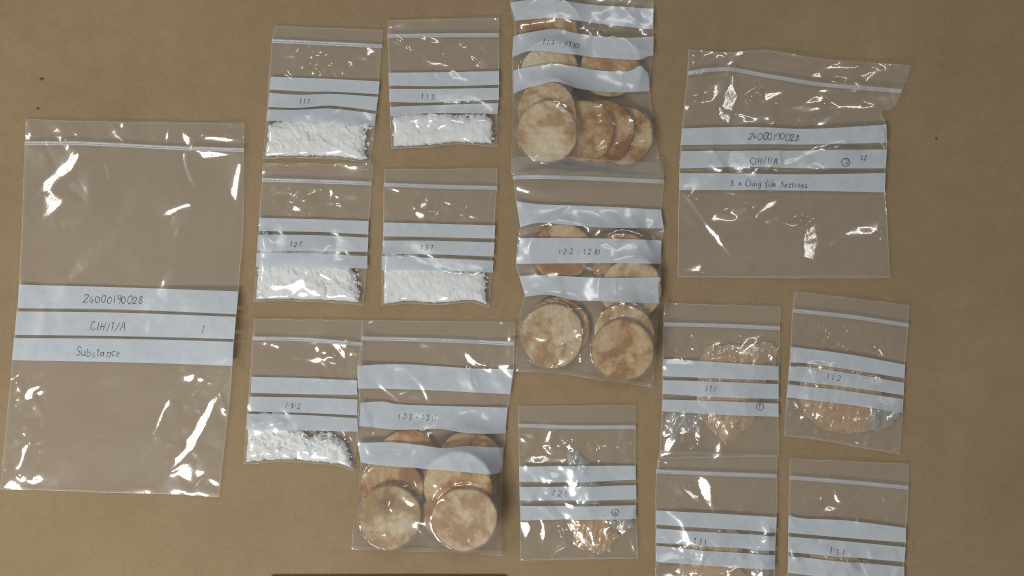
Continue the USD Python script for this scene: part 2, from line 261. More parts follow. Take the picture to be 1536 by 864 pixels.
def powder(poly, thick, label, seed, lumps=1.0, within=None):
    """a flattened heap of dry white powder with lumps and a ragged edge, crumbs along it"""
    r = np.random.default_rng(seed); pg = Polygon(poly); x0, y0, x1, y1 = pg.bounds; st = 1.0; safe = within.buffer(-3.5)
    gx, gy = np.meshgrid(np.arange(x0 - 8, x1 + 9, st), np.arange(y0 - 8, y1 + 9, st))
    q = np.stack([gx, gy, 0 * gx], -1)
    wx = 9 * (meshkit.fbm(q / 11 + seed, 3, seed) - 0.5) + 5 * (meshkit.noise(q / 3.2, seed + 5) - 0.5); wy = 9 * (meshkit.fbm(q / 11 + 50, 3, seed + 1) - 0.5) + 5 * (meshkit.noise(q / 3.2, seed + 6) - 0.5)
    inside = shapely.contains_xy(pg, gx + wx, gy + wy) & shapely.contains_xy(safe, gx + 0.25 * wx, gy + 0.25 * wy)
    inside = ndimage.binary_opening(inside, iterations=1)
    pits = meshkit.fbm(q / 6.5 + 21, 3, seed + 2); edge0 = ndimage.distance_transform_edt(inside)
    inside &= ~((pits < 0.22) & (edge0 < 5) & (gy < (y0 + y1) / 2 + 4))
    dist = ndimage.distance_transform_edt(inside)
    cells = np.clip(crumple(gx, gy, 9, seed) * 0.5, -1, 1) * 0.32 + np.clip(crumple(gx, gy, 5, seed + 3), -1.5, 1.5) * 0.13 + np.clip(crumple(gx, gy, 2.6, seed + 4), -1.5, 1.5) * 0.09
    h = thick * np.clip(1 - np.exp(-dist / 5.0), 0, 1) * (0.55 + 0.55 * meshkit.fbm(q / 38 + seed, 3, seed) + lumps * 0.50 * cells) + 0.25
    h = np.maximum(ndimage.gaussian_filter(h, 0.35), 0.2)
    gi = lambda a, b: ndimage.map_coordinates(G, [(b - PY0) / ST, (a - PX0) / ST], order=1)
    base = gi(gx, gy) + 0.25
    idx = -np.ones(gx.shape, int); idx[inside] = np.arange(inside.sum()); n = inside.sum()
    top = np.c_[X(gx[inside]), Y(gy[inside]), (base + h)[inside] / 1000]; bot = top.copy(); bot[:, 2] = base[inside] / 1000
    full = inside[:-1, :-1] & inside[1:, :-1] & inside[1:, 1:] & inside[:-1, 1:]
    a, b, c, d = idx[:-1, :-1][full], idx[1:, :-1][full], idx[1:, 1:][full], idx[:-1, 1:][full]
    F = np.vstack([np.c_[a, b, c], np.c_[a, c, d]])
    e = np.vstack([F[:, [0, 1]], F[:, [1, 2]], F[:, [2, 0]]]); key = {(p, s) for p, s in e.tolist()}
    rim = np.array([(p, s) for p, s in key if (s, p) not in key])
    F = np.vstack([F, F[:, ::-1] + n, np.c_[rim[:, 1], rim[:, 0], rim[:, 0] + n], np.c_[rim[:, 1], rim[:, 0] + n, rim[:, 1] + n]])
    parts = [trimesh.Trimesh(np.vstack([top, bot]), F, process=False)]
    edge = np.argwhere((ndimage.distance_transform_edt(~inside) < 5) & ~inside)
    for k in r.permutation(len(edge))[: 40]:
        cy, cx = edge[k]; ex, ey = gx[cy, cx] + r.normal(0, 1.2), gy[cy, cx] + r.normal(0, 1.2)
        if not safe.contains(shapely.Point(ex, ey)): continue
        s = r.uniform(0.3, 1.0); ic = trimesh.creation.icosphere(1, 1.0); ic.vertices *= (1 + 0.35 * (meshkit.noise(ic.vertices * 1.7 + k, seed)[:, None] - 0.5)) * np.array([s, s, s * 0.7]) / 1000
        ic.apply_translation([X(ex), Y(ey), (float(gi(np.array([ex]), np.array([ey]))[0]) + 0.3 + s * 0.6) / 1000]); parts.append(ic)
    tm = trimesh.util.concatenate(parts)
    tag(obj('white_powder', tm, M['powder'], None, smooth=True), label, 'powder', None, 'stuff')
    top_map = ndimage.map_coordinates(np.where(inside, base + h, 0), [(GY - (y0 - 8)) / st, (GX - (x0 - 8)) / st], order=1, mode='constant')
    G[:] = np.maximum(G, top_map)

def cling(poly, label, seed, mat='cling', thick=2.6):
    """a crushed wad of thin stretch film: a few folded layers, one mesh"""
    parts = []; top = np.zeros_like(G); st = 1.4
    gi = lambda a, b: ndimage.map_coordinates(G, [(b - PY0) / ST, (a - PX0) / ST], order=1)
    for k in range(3):
        pg = Polygon(poly); r = np.random.default_rng(seed + k)
        if k: pg = shapely.affinity.translate(shapely.affinity.scale(pg, *(r.uniform(0.62, 0.95, 2))), *r.uniform(-9, 9, 2))
        x0, y0, x1, y1 = pg.bounds; gx, gy = np.meshgrid(np.arange(x0 - 6, x1 + 7, st), np.arange(y0 - 6, y1 + 7, st)); q = np.stack([gx, gy, 0 * gx], -1)
        ins = shapely.contains_xy(pg, gx + 9 * (meshkit.fbm(q / 13, 3, seed + k) - 0.5), gy + 9 * (meshkit.fbm(q / 13 + 40, 3, seed + k) - 0.5))
        ridge = np.abs(meshkit.fbm(np.stack([(gx * 0.95 + gy * 0.25) / 9, (gy - gx * .2) / 26, 0 * gx], -1) + seed, 3, seed + k) - 0.5) * 2
        h = 0.5 + 0.9 * k + thick * 0.5 * (1.0 + 0.30 * crumple(gx + 0.3 * gy, gy * 0.45, 9, seed + k) + 0.06 * crumple(gx, gy, 6, seed + 9 + k) - 1.5 * ridge)
        h = ndimage.gaussian_filter(np.clip(h, 0.25 + 0.5 * k, None), 0.45) * (0.45 + 0.55 * np.clip(ndimage.distance_transform_edt(ins) / 7, 0, 1))
        z = gi(gx, gy) + 0.3 + h
        idx = -np.ones(gx.shape, int); idx[ins] = np.arange(ins.sum())
        full = ins[:-1, :-1] & ins[1:, :-1] & ins[1:, 1:] & ins[:-1, 1:]
        a, b, c, d = idx[:-1, :-1][full], idx[1:, :-1][full], idx[1:, 1:][full], idx[:-1, 1:][full]
        parts.append(trimesh.Trimesh(np.c_[X(gx[ins]), Y(gy[ins]), z[ins] / 1000], np.vstack([np.c_[a, b, c], np.c_[a, c, d]]), process=False))
        top = np.maximum(top, ndimage.map_coordinates(np.where(ins, z, 0), [(GY - (y0 - 6)) / st, (GX - (x0 - 6)) / st], order=1, mode='constant'))
    tag(obj('cling_film_wad', trimesh.util.concatenate(parts), M[mat], None), label, 'cling film', 'crumpled cling film pieces in the small bags')
    G[:] = np.maximum(G, top)

# ---------------------------------------------------------------- a grip-seal bag
class Bag:
    def __init__(b, name, label, left, right, seal, panels, group, top=None, bottom=None, lift=None, seed=1, pillow=1.6, soft=22.0):
        b.soft = soft
        b.name, b.label, b.group, b.seal, b.panels, b.seed, b.pillow = name, label, group, seal, panels, seed, pillow
        b.L, b.R = smooth_line(left, 200), smooth_line(right, 200)
        b.T = smooth_line(top or [left[0], right[0]], 200); b.B = smooth_line(bottom or [left[-1], right[-1]], 200)
        r = np.random.default_rng(seed)     # no film edge is a ruled line
        for ln in (b.T, b.B, b.L, b.R):
            t = np.linspace(0, 1, 200); o = np.sin(math.pi * t) ** 0.5 * (0.9 * (meshkit.fbm(np.c_[t * 9 + r.uniform(0, 90), 0 * t, 0 * t], 3, seed) - 0.5) * 2)
            d = np.gradient(ln, axis=0); d /= np.linalg.norm(d, axis=1, keepdims=True); ln += np.c_[-d[:, 1], d[:, 0]] * o[:, None]
        b.poly = Polygon(np.vstack([b.T, b.R[1:], b.B[::-1][1:], b.L[::-1][1:]])).buffer(0)
        x0, y0, x1, y1 = b.poly.bounds
        b.c0, b.c1 = int((x0 - PX0) / ST) - 3, int((x1 - PX0) / ST) + 5; b.r0, b.r1 = max(int((y0 - PY0) / ST) - 3, 0), int((y1 - PY0) / ST) + 5
        b.sl = (slice(b.r0, b.r1), slice(b.c0, b.c1)); b.x, b.y = GX[b.sl], GY[b.sl]
        b.mask = shapely.contains_xy(b.poly, b.x, b.y)
        b.dist = ndimage.distance_transform_edt(b.mask) * ST
        q = np.stack([b.x, b.y, 0 * b.x], -1)
        curl = 0.5 + 2.4 * meshkit.fbm(q / 70 + seed, 2, seed) * np.exp(-b.dist / 25)
        if lift:
            for (lx, ly, rad, mm) in lift: curl = curl + mm * np.exp(-((b.x - lx) ** 2 + (b.y - ly) ** 2) / rad ** 2)
        b.back = ndimage.gaussian_filter(ndimage.maximum_filter(G[b.sl], 5), 1.5) + curl
        G[b.sl] = np.where(b.mask, np.maximum(G[b.sl], b.back), G[b.sl])
        UsdGeom.Xform   # the contents are laid on the back film before the front film closes over them
    def coons(b, n, m):
        u, v = np.linspace(0, 1, n), np.linspace(0, 1, m); pick = lambda ln, t: np.c_[np.interp(t, np.linspace(0, 1, 200), ln[:, 0]), np.interp(t, np.linspace(0, 1, 200), ln[:, 1])]
        T, B, L, R = pick(b.T, u)[None], pick(b.B, u)[None], pick(b.L, v)[:, None], pick(b.R, v)[:, None]
        U, V = u[None, :, None], v[:, None, None]
        return (1 - V) * T + V * B + (1 - U) * L + U * R - ((1 - U) * (1 - V) * b.T[0] + U * (1 - V) * b.T[-1] + (1 - U) * V * b.B[0] + U * V * b.B[-1])
    def at(b, field, px, py):
        return ndimage.map_coordinates(field, [(np.asarray(py) - b.y[0, 0]) / ST, (np.asarray(px) - b.x[0, 0]) / ST], order=1, mode='nearest')
    def close(b, glints=(), crinkles=(), writing=(), crumple_all=0.10, drape=0.0):
        """closes the front film over the contents. glints: (lamp, shape); crinkles: (shape, cell px, millimetres); writing: (panel, text, px, py, size, angle)"""
        x, y, sd = b.x, b.y, b.seed
        def shape(s):
            if s[0] == 's': return LineString(s[2]).buffer(s[1] / 2, cap_style='round')
            return Polygon(s[1]).buffer(0)
        C = np.where(b.mask, np.maximum(G[b.sl], b.back) + 0.2, b.back)
        if drape: C = np.where(b.mask, np.maximum(ndimage.gaussian_filter(ndimage.maximum_filter(C, 5), drape), b.back + 0.2), b.back)
        h = C.copy(); q = np.stack([x, y, 0 * x], -1)
        pil = b.pillow * (1 - np.exp(-b.dist / b.soft)) * (0.35 + 0.9 * meshkit.fbm(q / 60 + sd, 2, sd))
        for _ in range(45):
            h = np.where(b.mask, np.maximum(C, ndimage.gaussian_filter(h, 1.6)), b.back + 0.15)
        h0 = np.where(b.mask, h + pil, b.back + 0.15)
        env = 1 - np.exp(-b.dist / 7)
        h0 = h0 + crumple_all * env * (crumple(x, y, 26, sd) * 1.6 + crumple(x, y, 11, sd + 1) * 0.6)
        for (s, cell, amp) in crinkles:
            m = ndimage.gaussian_filter(shapely.contains_xy(shape(s), x, y).astype(float), 3)
            h0 = h0 + (1.7 if cell <= 12 else 1.15) * amp * m * (ndimage.gaussian_filter(crumple(x, y, cell, sd + int(cell) + int(s[1][0][0] if s[0] == 'p' else s[2][0][0])), 0.5)) * env
        gy0, gx0 = np.gradient(h0, MM)
        W = np.ones(x.shape); tx, ty = gx0.copy(), gy0.copy()
        for k, (lamp, s) in enumerate(glints):
            m = shapely.contains_xy(shape(s).buffer(1.0 if s[0] == 'p' else 0.8), x, y) & b.mask
            r = np.random.default_rng(sd * 50 + k)
            if m.sum() > 2:     # a fold glints in the fitting that lies across its length
                px, py = x[m], y[m]; cov = np.cov(np.c_[px, py].T) + 0.5 * np.eye(2); ev, ex = np.linalg.eigh(cov); best = None
                for k2 in range(len(LAMPS)):
                    a, c = half_slope(px.mean(), py.mean(), k2)
                    al, ac = abs(a * ex[0, 1] + c * ex[1, 1]) * ev[1] ** .5, abs(a * ex[0, 0] + c * ex[1, 0]) * ev[0] ** .5
                    if best is None or al + 0.5 * ac < best[0]: best = (al + 0.5 * ac, k2)
                lamp = best[1]
            cx, cy = half_slope(x, y, lamp, r.uniform(-.6, .6), r.uniform(-.6, .6))
            tx[m] = cx[m] + 0.12 * (gx0[m] - gx0[m].mean() if m.any() else 0); ty[m] = cy[m] + 0.12 * (gy0[m] - gy0[m].mean() if m.any() else 0); W[m] = 60
        n = x.size; idx = np.arange(n).reshape(x.shape)
        def diff(ax):
            a, c = (idx[:, :-1].ravel(), idx[:, 1:].ravel()) if ax else (idx[:-1].ravel(), idx[1:].ravel())
            D = sparse.csr_matrix((np.r_[-np.ones(len(a)), np.ones(len(a))], (np.r_[np.arange(len(a))] * 1 if False else np.r_[np.arange(len(a)), np.arange(len(a))], np.r_[a, c])), (len(a), n))
            t = tx if ax else ty; w = W
            tt, ww = ((t[:, :-1] + t[:, 1:]) / 2, np.minimum(w[:, :-1], w[:, 1:])) if ax else ((t[:-1] + t[1:]) / 2, np.minimum(w[:-1], w[1:]))
            return D, tt.ravel() * MM, ww.ravel()
        D1, t1, w1 = diff(1); D2, t2, w2 = diff(0)
        A0 = D1.T @ sparse.diags(w1) @ D1 + D2.T @ sparse.diags(w2) @ D2; r0 = D1.T @ (w1 * t1) + D2.T @ (w2 * t2)
        lam = np.where(b.mask, 0.0012 + 0.25 * np.exp(-b.dist / 3.0), 5.0).ravel(); hh = h0.ravel(); low = (C + 0.05).ravel(); pen = np.zeros(n)
        if glints:
            for _ in range(4):
                sol = spsolve((A0 + sparse.diags(lam + pen)).tocsc(), r0 + lam * h0.ravel() + pen * (low + 0.05))
                bad = sol < low - 0.02
                if not (bad & (pen == 0)).any(): break
                pen = np.where(bad, 6.0, pen)
            hh = sol
        h = np.maximum(hh.reshape(x.shape), C + 0.02)
        h = np.where(b.mask, ndimage.gaussian_filter(h, 0.7), b.back + 0.15)
        b.h = h; zf = lambda off: (lambda px, py: (b.at(h, px, py) + off) / 1000)
        cx, cy = X((b.poly.bounds[0] + b.poly.bounds[2]) / 2), Y((b.poly.bounds[1] + b.poly.bounds[3]) / 2); org = np.array([cx, cy, 0.0])
        root = thing(b.name, org, b.label, 'plastic bag', b.group)
        wpx, hpx = np.linalg.norm(b.T[0] - b.T[-1]), np.linalg.norm(b.L[0] - b.L[-1]); n_, m_ = int(wpx / 1.7), int(hpx / 1.7)
        g = b.coons(n_, m_); obj('front_film', (np.c_[X(g[..., 0]).ravel(), Y(g[..., 1]).ravel(), zf(0)(g[..., 0].ravel(), g[..., 1].ravel())], grid_faces(m_, n_)), M['front'], root, org)
        k_, j_ = int(wpx / 5), int(hpx / 5); g2 = b.coons(k_, j_)
        obj('back_film', (np.c_[X(g2[..., 0]).ravel(), Y(g2[..., 1]).ravel(), (b.at(b.back, g2[..., 0].ravel(), g2[..., 1].ravel()) - 0.05) / 1000], grid_faces(j_, k_)), M['back'], root, org)
        # welded side seams and bottom fold
        for nm, ln in (('side_seam', b.L), ('side_seam', b.R), ('bottom_fold', b.B), ('bag_mouth', b.T)):
            ln = resample(ln, max(int(len(ln) / 2), 60)); ce = np.array(b.poly.centroid.coords[0])
            w = 1.5 if nm != 'bag_mouth' else 0.9
            inn = ln + (ce - ln) / np.linalg.norm(ce - ln, axis=1, keepdims=True) * w
            V = np.vstack([np.c_[X(p[:, 0]), Y(p[:, 1]), zf(o)(p[:, 0], p[:, 1])] for p, o in ((ln, 0.02), ((ln + inn) / 2, 0.42), (inn, 0.10))]); mm = len(ln); a = np.arange(mm - 1)
            F = np.vstack([np.vstack([np.c_[a, a + 1, a + mm + 1], np.c_[a, a + mm + 1, a + mm]]) + i * mm for i in range(2)])
            obj(nm, (V, F), M['seam'], root, org)
        # grip seal: the pressed double ridge
        ln = smooth_line(b.seal, 120); d = np.gradient(ln, axis=0); d /= np.linalg.norm(d, axis=1, keepdims=True); nr = np.c_[-d[:, 1], d[:, 0]]
        prof = [(-3.2, 0.12), (-2.4, 0.75), (-1.2, 0.8), (-0.5, 0.25), (0.5, 0.25), (1.2, 0.8), (2.4, 0.75), (3.2, 0.12)]
        V = np.vstack([np.c_[X((ln + nr * o)[:, 0]), Y((ln + nr * o)[:, 1]), zf(z)(ln[:, 0], ln[:, 1])] for o, z in prof]); a = np.arange(119)
        F = np.vstack([np.vstack([np.c_[a, a + 121, a + 1], np.c_[a, a + 120, a + 121]]) + i * 120 for i in range(len(prof) - 1)])
        obj('grip_seal', (V, F), M['seal'], root, org)
        # printed writing panels and what is written on them
        for i, (tp, bt) in enumerate(b.panels):
            nn = int(wpx / 1.7); a, c = smooth_line(tp, nn), smooth_line(bt, nn); mm = 14
            p = a[None] * (1 - np.linspace(0, 1, mm)[:, None, None]) + c[None] * np.linspace(0, 1, mm)[:, None, None]
            pn = obj('writing_panel', (np.c_[X(p[..., 0]).ravel(), Y(p[..., 1]).ravel(), zf(0.22)(p[..., 0].ravel(), p[..., 1].ravel())], grid_faces(mm, nn)), M['panel'], root, org)
            for (j, text, px, py, size, ang) in writing:
                if j != i: continue
                if text.startswith('@'):
                    st = strokes_of('@', px - 0.7 * size, py, size * 1.0, 0, ang, rng) + strokes_of(text[1:], px - 0.2 * size, py - 0.05 * size, size, 0.05, ang, rng)
                else: st = strokes_of(text, px, py, size, 0.12, ang, rng)
                obj('lettering', ribbon(st, zf(0.42), 0.8 if size < 9 else 0.95), M['ink'], pn, org)
        G[b.sl] = np.where(b.mask, np.maximum(G[b.sl], h + 0.5), G[b.sl])

def pan(*a): return list(a)
SMALL, DISCS, CLINGS = 'small bags of white powder', 'bags of round discs', 'small bags of cling film pieces'
def P_(*p): return ('p', list(p))
def S_(w, *p): return ('s', w, list(p))

# ---- large empty bag at the left
b = Bag('large_grip_bag', 'largest bag, empty and clear, at the far left, its three white strips written on',
        [(40, 179), (38, 240), (30, 430), (18, 560), (2, 733)], [(368, 186), (366, 330), (360, 437), (352, 546), (341, 640), (330, 745)],
        [(39, 215), (140, 216), (260, 222), (368, 226)],
        [([(31, 427), (180, 431), (360, 437)], [(28, 462), (180, 464), (358, 471)]), ([(27, 467), (180, 469), (357.5, 475)], [(24, 502), (180, 504), (355, 508)]), ([(23, 507), (180, 508), (354, 512)], [(19.5, 540), (180, 543), (352, 548)])],
        'large nearly empty bags', top=[(40, 179), (150, 183), (250, 184), (368, 186)], bottom=[(2, 733), (150, 738), (260, 741), (330, 745)],
        lift=[(362, 500, 90, 6.0), (368, 230, 40, 2.0), (0, 650, 50, 1.0)], seed=11, pillow=1.5, soft=50.0)
b.close(glints=[
    (0, P_((121, 227), (124, 236), (112, 256), (88, 272), (60, 293), (45, 299), (58, 282), (78, 262), (104, 245))), (0, P_((94, 299), (97, 304), (78, 322), (60, 330), (74, 314))),
    (1, P_((324, 260), (340, 249), (366, 246), (366, 255), (357, 303), (345, 285))), (1, S_(4, (304, 240), (316, 252), (330, 266))), (1, P_((273, 230), (277, 230), (283, 255), (296, 280), (285, 272), (277, 250))),
    (1, P_((302, 210), (316, 203), (340, 207), (366, 211), (364, 216), (330, 214))), (1, P_((294, 224), (320, 228), (366, 231), (366, 237), (340, 236), (310, 233))), (1, P_((336, 186), (350, 187), (366, 188), (364, 196), (345, 192))),
    (1, P_((178, 187), (184, 183), (190, 184), (188, 190), (180, 192))), (1, S_(3, (163, 205), (168, 199), (176, 204), (186, 211))), (0, P_((234, 332), (255, 314), (285, 303), (288, 306), (262, 320))),
    (0, P_((337, 555), (340, 572), (326, 605), (310, 640), (292, 676), (256, 708), (270, 684), (290, 645), (310, 612), (326, 583))), (0, P_((287, 594), (300, 580), (314, 567), (313, 573), (298, 588))),
    (0, P_((259, 592), (252, 605), (240, 640), (233, 655), (238, 630), (248, 605))), (0, P_((289, 733), (300, 716), (308, 711), (304, 720), (296, 733))), (0, P_((314, 715), (328, 722), (328, 730), (320, 727))),
    (0, S_(4, (337, 594), (342, 608), (346, 620))), (0, P_((38, 588), (60, 577), (64, 581), (44, 595), (30, 612), (24, 640), (28, 620))), (0, P_((12, 640), (16, 650), (12, 672), (8, 700), (6, 705), (9, 670))), (0, P_((38, 660), (42, 670), (38, 695), (31, 712), (33, 690))),
    (0, S_(3, (157, 243), (162, 258), (165, 268))), (1, S_(3, (262, 352), (268, 345)))],
    crinkles=[(P_((40, 180), (368, 186), (368, 232), (40, 222)), 14, 0.5), (P_((0, 560), (70, 560), (60, 735), (0, 735)), 12, 0.4), (P_((260, 560), (345, 560), (335, 745), (250, 745)), 16, 0.4), (P_((40, 180), (368, 186), (330, 745), (2, 733)), 60, 0.5)],
    writing=[(0, '24000190028', 126, 454, 11, 0.015), (1, 'CIH/1/A', 136, 495, 12, 0.02), (1, '1', 304, 500, 11, 0), (2, 'Substance', 115, 534, 12.5, 0.02)], crumple_all=0.07)

# ---- five small bags of white powder
def small_bag(label, left, right, seal, panels, heap, hlabel, thick, glints, crk, writing, seed, bottom=None, lumps=1.0, top=None):
    b = Bag('grip_seal_bag', label, left, right, seal, panels, SMALL, top=top, bottom=bottom, seed=seed, pillow=0.7)
    powder(heap, thick, hlabel, seed, lumps, b.poly)
    b.close(glints, crk, writing, crumple_all=0.05, drape=1.3)
small_bag('small bag of white powder, left of the top row, its strips bowed',
    [(414, 40), (409, 60), (404, 120), (400, 180), (395, 239)], [(575, 46), (572, 72), (568, 140), (563, 190), (556, 244)], [(409, 62), (500, 66), (574, 70)],
    [([(407, 116), (500, 119), (570, 123)], [(405, 135), (465, 138), (500, 138), (568, 142)]), ([(405, 140), (450, 143), (500, 141.5), (568, 146)], [(403, 161), (450, 163), (498, 159.5), (564, 167)]), ([(403, 165), (450, 166), (498, 164), (564, 171.5)], [(400, 182), (480, 185), (562, 190)])],
    [(402, 186), (420, 180), (455, 170), (480, 172), (520, 178), (545, 182), (556, 189), (551, 208), (549, 222), (553, 242), (500, 239), (440, 237), (396, 237)], 'lumpy white powder along the bottom of the bag marked 1.1.1', 5.0,
    [(0, P_((432, 232), (436, 222), (448, 218), (450, 230), (440, 237))), (0, S_(3.5, (449, 219), (455, 208))), (1, S_(5, (510, 222), (525, 231), (545, 242))), (1, S_(4, (421, 86), (444, 86))), (1, S_(4, (530, 87), (552, 89))), (1, S_(4, (473, 87), (480, 79), (484, 74))), (0, S_(3, (450, 95), (462, 90))), (1, S_(3, (456, 75), (463, 75))), (0, S_(3, (505, 85), (506, 89)))],
    [(P_((409, 72), (573, 78), (570, 122), (406, 115)), 9, 0.42), (P_((400, 180), (562, 190), (556, 243), (395, 238)), 14, 0.28)], [(1, '1.1.1', 450, 157, 7.5, 0.02)], 21, bottom=[(395, 239), (450, 238), (510, 239), (535, 243), (556, 244)])
small_bag('small bag of white powder on the right of the top row, pressed square',
    [(582, 31), (582, 55), (584, 130), (587, 224)], [(748, 28), (748, 53), (749, 130), (746, 172), (745, 221)], [(582, 55), (660, 53.5), (748, 53.5)],
    [([(583, 110), (660, 109), (748.6, 107.5)], [(583.5, 129), (660, 130), (748.6, 128)]), ([(584, 134), (660, 134), (748.6, 132.5)], [(584, 153), (640, 155), (700, 152), (748.5, 150.5)]), ([(585, 161), (650, 159), (700, 157), (748, 155.5)], [(586.5, 176), (650, 171), (746, 172)])],
    [(587, 180), (600, 173), (650, 170), (700, 171), (730, 171), (740, 180), (738, 200), (742, 219), (700, 217), (650, 220), (588, 222)], 'smooth white powder filling the bottom of the bag marked 1 1 2', 5.0,
    [(0, P_((655, 198), (662, 189), (676, 184), (683, 187), (672, 192), (660, 199))), (0, S_(3, (602, 216), (625, 202))), (1, S_(4, (703, 212), (720, 208), (735, 219))), (0, S_(3, (641, 192), (650, 182))), (1, P_((636, 101), (648, 97), (664, 94), (674, 97), (660, 100))), (1, S_(4, (590, 65), (604, 68))), (1, S_(2.5, (679, 118), (700, 118))), (1, S_(3, (720, 96), (726, 90))), (1, S_(2, (740, 30), (747, 31)))],
    [(P_((583, 60), (748, 58), (748, 108), (583, 110)), 10, 0.40), (P_((587, 175), (746, 172), (745, 220), (587, 223)), 18, 0.19)], [(1, '1 1 2', 632, 150, 7.5, -0.01)], 22, bottom=[(587, 224), (640, 222), (690, 217), (745, 221)], lumps=0.55)
small_bag('small bag of white powder, left of the second row, powder piled behind its strips',
    [(395, 246), (394, 270), (389, 330), (385, 400), (381, 453)], [(561, 246), (558, 280), (554, 330), (550, 400), (546, 459)], [(394, 270), (480, 272.5), (558, 275.5)],
    [([(390.5, 327), (470, 329), (553.6, 332)], [(390, 347), (470, 348), (552.5, 351.7)]), ([(389.5, 352.5), (470, 353), (553, 356.7)], [(387, 376), (470, 377), (552, 378)]), ([(386.4, 379.5), (470, 381), (551.7, 384.5)], [(386, 400), (470, 401), (551.5, 403)])],
    [(388, 352), (400, 349), (410, 356), (425, 372), (455, 370), (475, 362), (500, 364), (512, 378), (528, 395), (534, 410), (537, 425), (541, 458), (500, 455), (450, 453), (382, 452), (386, 400)], 'white powder reaching up behind the strips of the bag marked 1.2.1', 5.5,
    [(0, P_((452, 417), (461, 415), (458, 430), (440, 445), (414, 440), (418, 430), (440, 425))), (1, S_(4, (505, 443), (525, 449), (543, 458))), (0, S_(4, (482, 412), (503, 422))), (1, P_((494, 285), (500, 281), (499, 297), (493, 301))), (1, S_(5, (463, 292), (475, 288), (482, 284))), (1, S_(4, (437, 296), (450, 287))), (1, S_(4, (410, 292), (428, 288))), (1, S_(3, (440, 312), (460, 310))), (0, S_(3, (436, 318), (450, 316))), (1, S_(3, (508, 316), (516, 316))), (0, S_(3, (553, 299), (556, 284)))],
    [(P_((393, 278), (557, 284), (554, 330), (391, 325)), 9, 0.45), (P_((386, 400), (551, 403), (546, 458), (381, 452)), 13, 0.28)], [(1, '1.2.1', 437, 370, 7, 0.02)], 23, bottom=[(381, 453), (440, 452), (510, 455), (546, 459)], lumps=1.1)
small_bag('small bag of white powder, right of the second row, with bright grip seal',
    [(578, 254), (576, 280), (575, 340), (573, 400), (572, 460)], [(746, 253), (745, 290), (742, 340), (738, 400), (734, 462)], [(577, 277), (660, 280), (746, 282)],
    [([(576, 334), (660, 336), (743, 338.6)], [(575, 354.5), (660, 356), (742, 358)]), ([(574.5, 361), (660, 361.5), (742, 364)], [(574, 381), (660, 382), (740.5, 385)]), ([(573, 384.5), (660, 387.5), (740.5, 391.4)], [(573, 405), (660, 406), (739, 409)])],
    [(575, 382), (590, 377), (620, 381), (660, 400), (700, 404), (728, 409), (730, 430), (731, 459), (700, 455), (660, 457), (620, 455), (574, 458)], 'white powder spread flat across the bottom of the bag marked 1 3 1', 5.0,
    [(0, P_((602, 448), (606, 437), (616, 428), (621, 429), (612, 438), (612, 448))), (1, S_(4, (618, 428), (638, 431), (674, 444), (700, 449), (712, 451))), (1, P_((654, 306), (670, 302), (688, 306), (682, 309), (674, 306))), (1, P_((700, 327), (712, 324), (721, 324), (711, 331))), (1, S_(5, (578, 281), (600, 288))), (1, S_(3, (577, 310), (582, 322))), (0, S_(3, (594, 300), (600, 310))), (1, S_(3, (632, 313), (638, 303))), (0, S_(4, (576, 455), (592, 450)))],
    [(P_((577, 285), (745, 289), (743, 337), (576, 333)), 9, 0.42), (P_((573, 405), (739, 409), (734, 460), (572, 459)), 20, 0.19)], [(1, '1 3 1', 631, 375, 7, 0.02)], 24, bottom=[(572, 460), (615, 455), (660, 458), (705, 454), (734, 462)], lumps=0.7)
small_bag('small bag of clumped white powder, its right edge tucked under a disc bag',
    [(382, 478), (378, 530), (373, 600), (366, 696)], [(545, 480), (545, 520), (540, 600), (537, 650), (531, 706)], [(380, 507), (460, 509), (545, 516)],
    [([(378, 565), (460, 567), (536, 570.6)], [(377, 588.6), (460, 591), (536, 592)]), ([(375, 594.5), (460, 596), (537, 599)], [(373.5, 616), (440, 618), (536, 622.5)]), ([(372.6, 620), (440, 621), (536, 627)], [(370, 643), (450, 644), (537, 647)])],
    [(371, 646), (380, 626), (400, 616), (425, 618), (440, 628), (455, 645), (466, 655), (480, 646), (500, 650), (518, 662), (526, 680), (531, 704), (500, 696), (450, 690), (400, 690), (367, 694)], 'white powder in soft clumps in the bag marked 1-3-2', 6.0,
    [(0, P_((408, 688), (420, 682), (440, 684), (470, 679), (490, 684), (480, 688), (440, 691))), (1, S_(5, (452, 683), (490, 685))), (1, P_((420, 560), (424, 540), (428, 535), (440, 535), (432, 545), (428, 562))), (0, S_(3, (402, 562), (412, 550), (420, 530))), (1, S_(4, (430, 538), (470, 540), (500, 535))), (1, S_(4, (448, 514), (500, 515), (520, 517))), (1, S_(4, (516, 560), (530, 556), (536, 548))), (1, S_(3, (525, 535), (536, 530))), (1, S_(3, (384, 515), (400, 514)))],
    [(P_((380, 512), (545, 520), (537, 570), (378, 563)), 10, 0.5), (P_((370, 640), (537, 645), (531, 705), (366, 695)), 12, 0.33)], [(1, '1-3-2', 429, 611, 7.5, 0.03)], 25, bottom=[(366, 696), (430, 692), (500, 697), (531, 706)], lumps=1.5)

